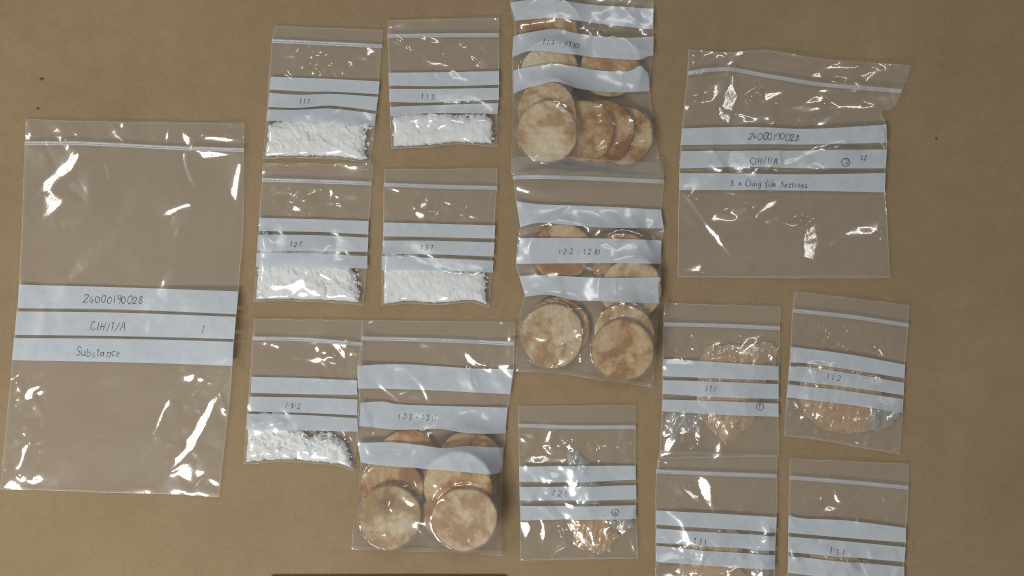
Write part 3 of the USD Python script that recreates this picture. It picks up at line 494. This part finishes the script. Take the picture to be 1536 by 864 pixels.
# ---- three bags of round discs
b = Bag('disc_bag', 'bag of round tan discs cut by the upper edge of the picture', [(766, -60), (765, 5), (771, 45), (768, 90), (769, 140), (768, 200), (766, 262)], [(980, -60), (980, 10), (979, 60), (977, 100), (974, 138), (979, 180), (985, 225), (993, 267)],
        [(766, -28), (870, -26), (980, -24)],
        [([(765, 5), (818, 2), (896, 9), (979, 14)], [(773, 34), (831, 30), (896, 37), (959, 44), (979, 45)]), ([(770, 56), (800, 51), (831, 47), (865, 53), (927, 59), (980, 56)], [(768, 87), (802, 81), (865, 86), (930, 91), (956, 92), (971, 86), (979, 84)]), ([(770, 108), (834, 101), (896, 108), (940, 109), (959, 101), (972, 112)], [(770, 142), (805, 133), (834, 128), (865, 137), (927, 141), (974, 137.5)])],
        DISCS, bottom=[(766, 262), (880, 263), (960, 266), (993, 267)], lift=[(990, 240, 30, 2.0)], seed=31, pillow=0.8)
g1 = 'discs in the top bag'
for i, (px, py, r, m, lab) in enumerate([
    (823, 44, 44, 1, 'orange-brown disc showing between the two upper strips of the top bag'), (824, 112, 43, 0, 'pale disc behind the middle strip at the left of the top bag'), (914, 103, 45, 1, 'pale orange disc between two strips at the right of the top bag'),
    (936, 204, 44, 1, 'rightmost disc of the fanned row of four in the top bag'), (905, 199, 46, 2, 'brown disc second from the right in the fanned row of the top bag'), (874, 199, 46, 1, 'tan disc third from the right in the fanned row of the top bag'),
    (820, 169, 43, 0, 'cream disc mostly covered by the frontmost disc of the top bag'), (820.5, 203, 45, 0, 'frontmost disc of the top bag, blotched, lying over a cream disc')]):
    disc(px, py, r, lab, g1, m, 100 + i)
b.close([(0, S_(5, (803, 241), (815, 232), (825, 226))), (1, S_(4.5, (825, 226), (845, 231), (870, 234), (895, 231), (908, 223))), (0, S_(3, (918, 224), (930, 212))), (1, S_(4, (940, 205), (943, 214))), (0, P_((806, 80), (812, 81), (818, 88), (812, 88))), (0, P_((775, 98), (780, 106), (777, 108))), (1, S_(4, (872, 44), (890, 52), (905, 58))), (0, S_(4, (900, 40), (909, 52))), (0, S_(3, (792, 195), (800, 185))), (0, S_(3, (928, 44), (940, 33))), (1, S_(3, (985, 240), (990, 250)))],
        [(P_((766, 145), (976, 142), (990, 262), (766, 260)), 13, 0.55), (P_((866, 35), (978, 45), (978, 60), (866, 56)), 9, 0.5), (P_((768, -60), (980, -60), (980, 145), (768, 142)), 22, 0.45)],
        [(1, '1.1.3 - 1.1.10', 813, 71, 8, 0.1)], crumple_all=0.10)
b = Bag('disc_bag', 'bag of round tan discs in the middle of the column, strips ruffled', [(768, 240), (770, 268), (774, 302), (780, 335), (777, 360), (774, 396), (780, 418), (787, 440), (780, 470), (772, 557)], [(993, 246), (995, 276), (991, 315), (995, 342), (991, 380), (990, 416), (988, 455), (985, 503), (979, 581)],
        [(769, 267), (880, 269), (995, 273)],
        [([(774, 302), (813, 307), (900, 310), (991, 315)], [(780.5, 341), (813, 335), (902, 342), (995, 343)]), ([(780, 357.5), (880, 358), (991, 361)], [(774, 396), (880, 395), (991, 396)]), ([(778.5, 414), (821, 413), (900, 417), (989, 416)], [(788, 445), (821, 442), (860, 450), (902, 451.5), (988, 455)])],
        DISCS, bottom=[(772, 557), (840, 560), (900, 570), (979, 581)], seed=32, pillow=0.8)
g2 = 'discs in the middle disc bag'
for i, (px, py, r, m, lab) in enumerate([
    (842, 378, 44, 1, 'browned disc behind the middle strip at the left of the middle disc bag'), (932, 393, 44, 2, 'orange disc peeping above the middle strip, right side of the middle disc bag'), (945, 435, 46, 0, 'pale disc crossing the lowest strip at the right of the middle disc bag'),
    (838, 491, 46, 1, 'disc mostly hidden under the front left disc of the middle disc bag'), (934, 500, 45, 0, 'cream disc peeping out above the front right disc of the middle disc bag'),
    (828, 503, 47, 0, 'front left disc of the middle disc bag with a bright glint across it'), (931.5, 523, 47, 1, 'front right disc of the middle disc bag, browned, lowest in the bag')]):
    disc(px, py, r, lab, g2, m, 120 + i)
b.close([(0, P_((831, 547), (840, 535), (858, 526), (868, 514), (872, 508), (866, 530), (850, 545), (838, 550))), (0, P_((808, 508), (820, 503), (818, 513), (810, 514))), (0, S_(4, (828, 540), (842, 522))), (0, P_((810, 410), (830, 404), (842, 410), (825, 418))), (1, S_(3, (960, 500), (972, 522))), (1, S_(4, (810, 338), (826, 336))), (1, S_(3, (905, 346), (925, 344), (955, 350), (965, 357))), (0, S_(3, (973, 580), (978, 560))), (1, S_(3, (880, 400), (890, 408))), (0, S_(3, (774, 290), (782, 304)))],
        [(P_((780, 455), (986, 455), (979, 575), (772, 556)), 13, 0.55), (P_((780, 300), (995, 310), (988, 455), (786, 445)), 24, 0.5)],
        [(1, '1.2.2 - 1.2.10', 838, 381, 8, 0.03)], crumple_all=0.10)
b = Bag('disc_bag', 'bag of round discs lowest on the left, overlapping a powder bag', [(544, 480), (541, 520), (537, 560), (540, 600), (537, 650), (541, 700), (531, 780), (528, 823)], [(772, 483), (771, 553), (766, 590), (760, 630), (757, 670), (753, 720), (752, 780), (753, 832)],
        [(543, 507), (660, 510), (771, 515)],
        [([(537, 548), (603, 546), (711, 552.5), (770, 553)], [(538, 582), (621, 584), (765, 591)]), ([(542, 603.5), (575, 602), (612, 607), (761, 611)], [(540, 638), (594, 643), (660, 642), (702, 647), (758.5, 649.6)]), ([(537, 663), (594, 662), (660, 668), (702, 665), (755, 670)], [(542, 692), (603, 697), (666, 699), (754, 707)])],
        DISCS, bottom=[(528, 823), (600, 826), (680, 828), (753, 832)], lift=[(530, 822, 25, 1.5), (750, 830, 25, 1.5)], seed=33, pillow=0.9)
g3 = 'discs in the lowest disc bag'
for i, (px, py, r, m, lab) in enumerate([
    (612, 690, 47, 2, 'browned disc under the lowest strip at the left of the lowest disc bag'), (704, 690, 46, 2, 'browned disc under the lowest strip at the right of the lowest disc bag'),
    (589, 730, 48, 1, 'tan disc showing above the spotted disc in the lowest disc bag'), (676, 766, 42, 1, 'disc edge showing left of the lower right disc in the lowest disc bag'), (688, 726, 50, 1, 'half pale and half orange disc at the right of the lowest disc bag'),
    (588.5, 770, 46.5, 3, 'cream disc with a dark brown spot, front left of the lowest disc bag'), (699, 771, 47, 0, 'wide tan disc at the front right of the lowest disc bag')]):
    disc(px, py, r, lab, g3, m, 140 + i, (0.0, 0.03) if m == 3 else None)
b.close([(1, S_(3, (698, 528), (712, 545), (728, 549))), (1, P_((697, 530), (703, 530), (716, 545), (730, 546), (712, 552), (702, 548))), (0, S_(3, (570, 580), (590, 594), (600, 604))), (1, S_(3, (618, 565), (634, 580), (640, 600))), (0, S_(5, (540, 588), (545, 600), (556, 625), (560, 645))), (0, P_((641, 805), (650, 808), (664, 818), (652, 816))), (0, S_(3, (700, 660), (730, 662))), (1, P_((704, 550), (724, 555), (716, 585), (706, 570))), (0, S_(3, (650, 795), (660, 805))), (1, S_(3, (748, 800), (750, 825))), (0, S_(4, (632, 650), (650, 648))), (1, S_(3, (730, 735), (744, 760)))],
        [(P_((540, 700), (754, 705), (753, 830), (528, 823)), 13, 0.5), (P_((540, 545), (770, 550), (755, 705), (540, 692)), 22, 0.6), (P_((542, 484), (772, 486), (770, 548), (540, 545)), 26, 0.5)],
        [(1, '1.3.3 - 1.3.11', 598, 628, 8, 0.04)], crumple_all=0.12)

# ---- large bag at the upper right with a bent lip
b = Bag('large_grip_bag', 'large clear bag with a crooked folded mouth, strips reading cling film', [(1032, 75), (1030, 112), (1022, 190), (1018, 260), (1016, 416)],
        [(1362, 100), (1352, 130), (1337, 162), (1319, 168), (1326, 186), (1329, 205), (1327, 285), (1334, 417)], [(1031, 111), (1065, 106), (1099, 105), (1149, 114), (1226, 127), (1290, 133), (1349, 138)],
        [([(1022, 193.5), (1113, 191), (1217, 194), (1327, 188)], [(1020, 218), (1113, 217), (1217, 217), (1329, 215)]), ([(1021, 227), (1217, 226), (1328.5, 225)], [(1019, 253), (1120, 251), (1217, 253), (1327, 253)]), ([(1019, 260), (1217, 262), (1327, 260)], [(1018, 285.6), (1180, 286), (1326, 289)])],
        'large nearly empty bags', top=[(1032, 75), (1090, 79), (1150, 76), (1220, 88), (1290, 94), (1362, 100)], bottom=[(1016, 416), (1180, 417), (1334, 417)], lift=[(1355, 110, 35, 3.5), (1335, 160, 25, 2.5), (1200, 100, 60, 2.0)], seed=41, pillow=2.2, soft=45.0)
b.close([(1, P_((1090, 115), (1097, 118), (1105, 140), (1098, 170), (1094, 190), (1078, 178), (1074, 170), (1088, 150))), (1, P_((1143, 132), (1160, 138), (1176, 142), (1150, 150), (1126, 172), (1146, 150))), (1, S_(6, (1145, 92), (1180, 98), (1230, 103), (1285, 102))), (1, S_(5, (1150, 104), (1190, 112), (1230, 118))), (1, S_(5, (1180, 137), (1230, 137), (1290, 138))), (1, P_((1184, 157), (1200, 170), (1240, 165), (1310, 164), (1305, 159), (1230, 161))),
         (2, P_((1331, 95), (1336, 100), (1340, 118), (1335, 115))), (1, S_(4, (1090, 96), (1108, 92))), (1, P_((1226, 190), (1234, 178), (1248, 172), (1240, 182), (1232, 192))), (2, P_((1289, 168), (1296, 180), (1300, 190), (1292, 188))), (0, S_(4.5, (1030, 297), (1060, 340), (1088, 375), (1099, 394))), (0, P_((1131, 325), (1150, 303), (1168, 299), (1160, 312), (1138, 322))), (1, P_((1081, 286), (1100, 288), (1107, 296), (1090, 294))), (1, P_((1164, 216), (1168, 216), (1170, 228), (1165, 226))),
         (0, S_(3, (1205, 228), (1215, 218))), (0, S_(3, (1230, 224), (1240, 216))), (0, P_((1144, 251), (1154, 251), (1150, 258))), (1, P_((1283, 250), (1290, 252), (1288, 257))), (0, S_(3, (1306, 256), (1322, 250))), (2, S_(4, (1324, 216), (1326, 224))), (0, S_(2.5, (1060, 257), (1068, 245))), (1, P_((1214, 184), (1219, 176), (1224, 178), (1218, 190))),
         (2, P_((1203, 388), (1201, 360), (1230, 322), (1247, 315), (1238, 345), (1218, 390))), (2, P_((1266, 355), (1280, 337), (1318, 326), (1316, 350))), (1, P_((1022, 408), (1030, 392), (1052, 396), (1050, 410))), (1, S_(4, (1050, 386), (1080, 387)))],
        [(P_((1032, 76), (1362, 100), (1340, 162), (1022, 190)), 18, 0.9), (P_((1020, 190), (1328, 188), (1327, 290), (1018, 290)), 24, 0.6), (P_((1018, 290), (1327, 290), (1334, 416), (1016, 415)), 34, 0.8), (P_((1030, 76), (1362, 100), (1334, 416), (1016, 416)), 50, 0.9)],
        [(0, '24000190028', 1121, 210, 9.5, 0.02), (1, 'CIH/1/A', 1124, 246, 9.5, 0.02), (1, '@2', 1267, 248, 9, 0), (1, 'LZ', 1289, 241, 7, 0), (2, '5 x Cling film Sections', 1094, 279, 9, 0.03)], crumple_all=0.13)

# ---- five small bags of cling film
def cling_bag(label, left, right, seal, panels, wads, glints, crk, writing, seed, bottom=None):
    b = Bag('cling_film_bag', label, left, right, seal, panels, CLINGS, bottom=bottom, seed=seed, pillow=1.0)
    for i, (poly, lab, mat) in enumerate(wads): cling(poly, lab, seed * 3 + i, mat)
    b.close(glints, crk, writing, crumple_all=0.09)
cling_bag('small bag of amber cling film just below the crooked bag, circled mark on it', [(995.5, 454), (994, 490), (993.5, 560), (992, 620), (989, 688)], [(1170, 460), (1169, 492), (1168, 560), (1167, 620), (1167, 684)], [(995, 486), (1080, 488), (1169, 492)],
    [([(994, 538), (1080, 543), (1167, 549)], [(993, 564), (1080, 567), (1167, 570)]), ([(994, 570), (1080, 572), (1167, 576)], [(992.6, 590.5), (1080, 595), (1167, 598)]), ([(993.7, 599), (1080, 601), (1167, 605)], [(993, 616.6), (1080, 621), (1167, 624.7)])],
    [([(1046, 541), (1057, 521), (1071, 515), (1115, 519), (1155, 512), (1165, 524), (1163, 547), (1140, 600), (1132, 631), (1106, 654), (1089, 669), (1077, 654), (1048, 628), (1040, 600)], 'amber cling film spread across the bag just below the crooked bag', 'cling'),
     ([(997, 640), (1005, 615), (1030, 612), (1055, 625), (1050, 646), (1020, 650), (1005, 672)], 'whitish cling film in the lower left corner of the bag below the crooked bag', 'cling_pale')],
    [(0, P_((993, 625), (1005, 617), (1018, 620), (1026, 632), (1010, 634), (996, 636))), (0, P_((1018, 636), (1028, 640), (1028, 655), (1022, 670), (1016, 660))), (0, P_((993, 660), (1006, 652), (1014, 660), (1004, 680), (993, 676))), (0, P_((1079, 648), (1082, 665), (1083, 680), (1070, 680), (1066, 675), (1076, 665))), (1, P_((995, 537), (1010, 536), (1036, 546), (1020, 549), (996, 548))), (1, S_(3, (1127, 534), (1136, 544))), (1, S_(4, (996, 482), (1005, 487))), (0, S_(3, (1030, 536), (1033, 525))), (0, S_(3, (1110, 598), (1118, 588))), (1, S_(4, (1142, 626), (1150, 632)))],
    [(P_((994, 495), (1169, 500), (1167, 548), (994, 538)), 10, 0.45), (P_((993, 615), (1060, 620), (1060, 688), (990, 688)), 8, 0.6), (P_((1060, 620), (1167, 624), (1167, 684), (1060, 686)), 18, 0.5)],
    [(1, '1.1.1', 1056, 586, 7.5, 0.03), (2, '@1', 1138, 614, 7, 0)], 51)
cling_bag('small bag of amber cling film, tilted clockwise, below the crooked bag', [(1192, 437), (1188, 466), (1185, 520), (1179, 590), (1175, 653)], [(1363, 458), (1361, 488), (1357, 547), (1353, 620), (1348, 681)], [(1189, 465.5), (1270, 474), (1361.5, 487.5)],
    [([(1185.6, 520), (1270, 531), (1357, 547)], [(1184, 543), (1226, 547), (1355.6, 567)]), ([(1182.6, 549), (1226, 552), (1355.6, 574)], [(1181, 570), (1270, 580), (1355, 592.5)]), ([(1181, 576), (1270, 586), (1354, 598.5)], [(1178.7, 595.5), (1270, 606), (1352.6, 619)])],
    [([(1195, 590), (1210, 545), (1240, 540), (1310, 556), (1325, 590), (1318, 640), (1298, 650), (1262, 652), (1225, 640), (1205, 622)], 'orange tinted cling film wad behind the strips of the tilted bag', 'cling_orange'),
     ([(1298, 620), (1320, 605), (1346, 606), (1347, 622), (1332, 640), (1314, 648), (1300, 642)], 'shiny whitish cling film at the lower right of the tilted bag', 'cling_pale')],
    [(1, P_((1184, 523), (1205, 531), (1215, 547), (1195, 552), (1184, 549))), (1, P_((1212, 548), (1228, 558), (1233, 563), (1216, 560))), (0, P_((1318, 630), (1330, 616), (1343, 614), (1340, 626), (1326, 640))), (0, P_((1180, 602), (1192, 598), (1202, 610), (1198, 616))), (1, P_((1276, 660), (1285, 658), (1292, 670), (1278, 668))), (1, P_((1337, 670), (1346, 668), (1346, 678), (1334, 678))), (1, P_((1313, 525), (1320, 513), (1325, 520), (1324, 536), (1316, 535))), (0, S_(3, (1225, 500), (1236, 487))), (0, S_(3, (1245, 505), (1256, 492))), (0, S_(3, (1268, 528), (1278, 516))), (1, S_(3, (1290, 494), (1298, 500))), (1, S_(3, (1218, 650), (1220, 660))), (0, S_(3, (1344, 650), (1347, 636)))],
    [(P_((1188, 474), (1361, 494), (1357, 546), (1186, 520)), 10, 0.42), (P_((1180, 596), (1353, 620), (1348, 680), (1175, 653)), 10, 0.55)],
    [(1, '1 1 2', 1237, 568, 7.5, 0.12)], 52, bottom=[(1175, 653), (1230, 660), (1290, 671), (1348, 681)])
cling_bag('small bag of orange cling film standing alone beside the lowest disc bag', [(777.4, 609), (777, 640), (778.5, 700), (780, 770), (780.6, 840)], [(953, 607.5), (953, 640), (953.5, 700), (954, 770), (957, 837)], [(777, 637.5), (860, 640), (953, 640)],
    [([(778.4, 699), (860, 698), (953, 698)], [(778.7, 722), (860, 722), (953.4, 719)]), ([(779, 729.5), (860, 729), (954, 727)], [(779.7, 750), (860, 749.5), (954, 748.5)]), ([(780, 758), (860, 758), (954, 757)], [(780.6, 779.6), (860, 778), (954, 777)])],
    [([(850, 775), (866, 764), (892, 760), (914, 768), (931, 804), (917, 828), (887, 830), (860, 815)], 'peach orange cling film clump at the bottom of the lone bag', 'cling_orange'),
     ([(853, 669), (858, 678), (872, 672), (870, 682), (884, 695), (900, 725), (903, 762), (870, 768), (858, 735), (850, 694)], 'pale cling film twisted to a point at its top, in the lone bag', 'cling_pale'),
     ([(905, 765), (935, 758), (952, 762), (951, 790), (930, 800), (915, 790)], 'clear cling film crushed at the right side of the lone bag', 'cling_pale')],
    [(1, P_((781, 685), (800, 682), (850, 684), (850, 692), (820, 697), (790, 695))), (1, P_((850, 699), (861, 702), (861, 735), (853, 740), (853, 715))), (0, P_((781, 783), (795, 778), (794, 800), (782, 808))), (1, P_((781, 832), (822, 832), (824, 838), (781, 839))), (0, S_(5, (812, 780), (816, 800), (812, 826))), (0, S_(4, (833, 798), (827, 825))), (0, S_(4, (824, 830), (838, 820), (850, 812))), (1, S_(4, (928, 819), (940, 827), (953, 836))), (0, P_((820, 758), (828, 758), (846, 778), (856, 800), (850, 810), (846, 792), (832, 772))), (1, P_((780, 648), (800, 646), (802, 660), (784, 656))), (1, P_((812, 650), (830, 646), (826, 664), (812, 666))), (1, S_(4, (840, 665), (846, 650))),
     (1, S_(5, (925, 668), (933, 645))), (1, S_(4, (928, 682), (948, 684))), (1, S_(4, (938, 660), (950, 668))), (0, S_(4, (945, 810), (951, 826))), (1, S_(3, (922, 720), (948, 721))), (1, P_((820, 706), (836, 704), (842, 716), (828, 718))), (0, S_(4, (886, 800), (890, 815))), (0, S_(4, (905, 790), (910, 808))), (0, S_(4, (870, 795), (874, 812)))],
    [(P_((777, 645), (953, 645), (953, 697), (778, 698)), 9, 0.5), (P_((780, 780), (954, 778), (957, 836), (780, 839)), 9, 0.5), (P_((790, 697), (870, 697), (870, 760), (790, 760)), 8, 0.35)],
    [(1, '1 2 1', 828, 744, 8, 0.0), (2, '@4', 922, 771, 7, 0)], 53)
cling_bag('small cling film bag cut by the lower edge, long white crease below its seal', [(990, 674), (986, 690), (983, 720), (983, 780), (982, 930)], [(1164, 682), (1164, 713), (1164, 775), (1162, 830), (1160, 932)], [(984, 706), (1060, 709), (1164, 713)],
    [([(983, 765), (1070, 769), (1164, 775)], [(983.5, 786), (1070, 791), (1162.5, 798)]), ([(983.7, 792), (1070, 797), (1162.5, 803)], [(983, 813.6), (1070, 818), (1161, 825)]), ([(984, 818), (1070, 825), (1161, 831)], [(983, 841), (1070, 847), (1161, 852.5)])],
    [([(1020, 788), (1022, 840), (1012, 872), (1060, 905), (1130, 890), (1112, 850), (1110, 800), (1090, 785)], 'amber cling film in the lower edge bag with the long white crease', 'cling'),
     ([(1118, 800), (1150, 796), (1155, 840), (1150, 880), (1125, 875)], 'clear cling film at the right side of the bag with the long crease', 'cling_pale')],
    [(1, P_((1018, 716), (1030, 715), (1028, 730), (1046, 744), (1043, 753), (1024, 736))), (1, P_((1046, 718), (1060, 716), (1066, 735), (1070, 769), (1058, 755), (1050, 740))), (1, P_((986, 692), (992, 689), (996, 696), (986, 700))), (0, P_((984, 815), (1000, 820), (1018, 830), (1014, 838), (984, 846))), (0, S_(2.5, (1000, 768), (1020, 780), (1029, 800), (1032, 812), (1020, 828))), (1, P_((1118, 800), (1126, 793), (1134, 794), (1128, 800))), (1, S_(4, (1134, 808), (1148, 806), (1150, 794), (1140, 788))), (1, S_(3.5, (1090, 750), (1104, 764))), (0, S_(3, (1108, 766), (1112, 760))), (1, S_(4, (985, 712), (1015, 717))), (1, P_((1120, 854), (1142, 856), (1140, 868), (1124, 864))), (0, P_((984, 856), (1004, 856), (1020, 864), (1000, 872))), (1, S_(4, (1044, 682), (1056, 686)))],
    [(P_((984, 714), (1164, 720), (1164, 773), (983, 764)), 14, 0.6), (P_((983, 800), (1162, 830), (1160, 930), (982, 930)), 11, 0.6)],
    [(1, '1 1 1', 1039, 814, 8, 0.03)], 54)
cling_bag('small bag cut by the lower edge, rightmost of the bottom row', [(1184, 687), (1183, 715), (1182, 772), (1181, 830), (1179, 930)], [(1361, 695), (1361, 731), (1358, 790), (1355, 850), (1352, 934)], [(1183, 715.5), (1270, 722), (1361, 730.5)],
    [([(1182, 772), (1205, 777), (1270, 780), (1357.6, 791)], [(1181, 798), (1270, 806), (1357.6, 812.6)]), ([(1181, 804), (1270, 811), (1357, 820)], [(1181, 827), (1270, 834), (1355, 841.7)]), ([(1181, 833), (1270, 841), (1355, 849)], [(1181, 858), (1270, 866), (1355, 873)])],
    [([(1215, 826), (1270, 830), (1300, 845), (1320, 880), (1290, 905), (1230, 900), (1205, 870)], 'amber cling film between the lower strips of the rightmost bottom bag', 'cling')],
    [(1, S_(3, (1184, 742), (1196, 760), (1208, 773))), (1, S_(3, (1187, 778), (1208, 795), (1224, 808))), (1, P_((1226, 748), (1229, 737), (1232, 740), (1231, 752))), (1, P_((1231, 767), (1238, 757), (1256, 757), (1258, 764), (1244, 768))), (0, S_(3, (1268, 759), (1282, 745), (1294, 735))), (1, S_(3, (1297, 741), (1306, 736))), (1, P_((1281, 783), (1283, 774), (1287, 776), (1286, 786))), (1, P_((1306, 700), (1314, 696), (1318, 698), (1311, 704))), (0, P_((1182, 832), (1186, 820), (1192, 836))), (0, S_(4, (1188, 855), (1205, 853))), (2, S_(3, (1301, 825), (1302, 840))), (2, S_(3, (1290, 843), (1296, 858))), (0, S_(3, (1204, 740), (1214, 731))), (1, S_(3, (1250, 735), (1254, 750))), (0, S_(3, (1338, 862), (1342, 854)))],
    [(P_((1183, 724), (1361, 740), (1358, 790), (1182, 772)), 10, 0.45), (P_((1181, 800), (1357, 820), (1352, 930), (1180, 930)), 16, 0.5)],
    [(1, '1 3 1', 1242, 829, 8.5, 0.05)], 55)

# ---- a dark box at the lower edge, and specks on the paper
def rounded_box(x0, x1, y0, y1, h, rad):
    from shapely.geometry import box
    pg = box(x0 + rad, y0 + rad, x1 - rad, y1 - rad).buffer(rad, quad_segs=6)
    lo = trimesh.creation.extrude_polygon(pg, h - 0.0015, engine='earcut'); up = trimesh.creation.extrude_polygon(pg.buffer(-0.0015), 0.0015, engine='earcut'); up.apply_translation([0, 0, h - 0.0015])
    return lo, up
cs = thing('dark_box', (X(582), Y(985), 0), 'dark box of which only the edge shows at the bottom of the picture', 'box')
lo, up = rounded_box(X(403) - X(582), X(762) - X(582), Y(1110) - Y(985), Y(863.0) - Y(985), 0.003, 0.004)
obj('box_body', lo, M['case'], cs, None, 30); obj('box_lid', up, M['case'], cs, None, 30)
for (px, py, s, lab) in [(62, 118.5, 2.5, 'dark speck on bare paper near the top left corner'), (56, 163, 1.9, 'faint brown speck on the paper just above the large left bag'), (1404, 208, 1.5, 'tiny dark speck on the paper right of the crooked bag')]:
    ic = trimesh.creation.icosphere(2, 1.0); ic.vertices *= (1 + 0.5 * (meshkit.noise(ic.vertices * 2 + px, 3)[:, None] - 0.5)) * np.array([s, s * 0.65, 0.9]) * S
    o = UsdGeom.Xformable(obj('paper_speck', ic, M['speck'])); o.AddTranslateOp().Set(Gf.Vec3d(X(px), Y(py), 0.0)); tag(o.GetPrim(), lab, 'speck')
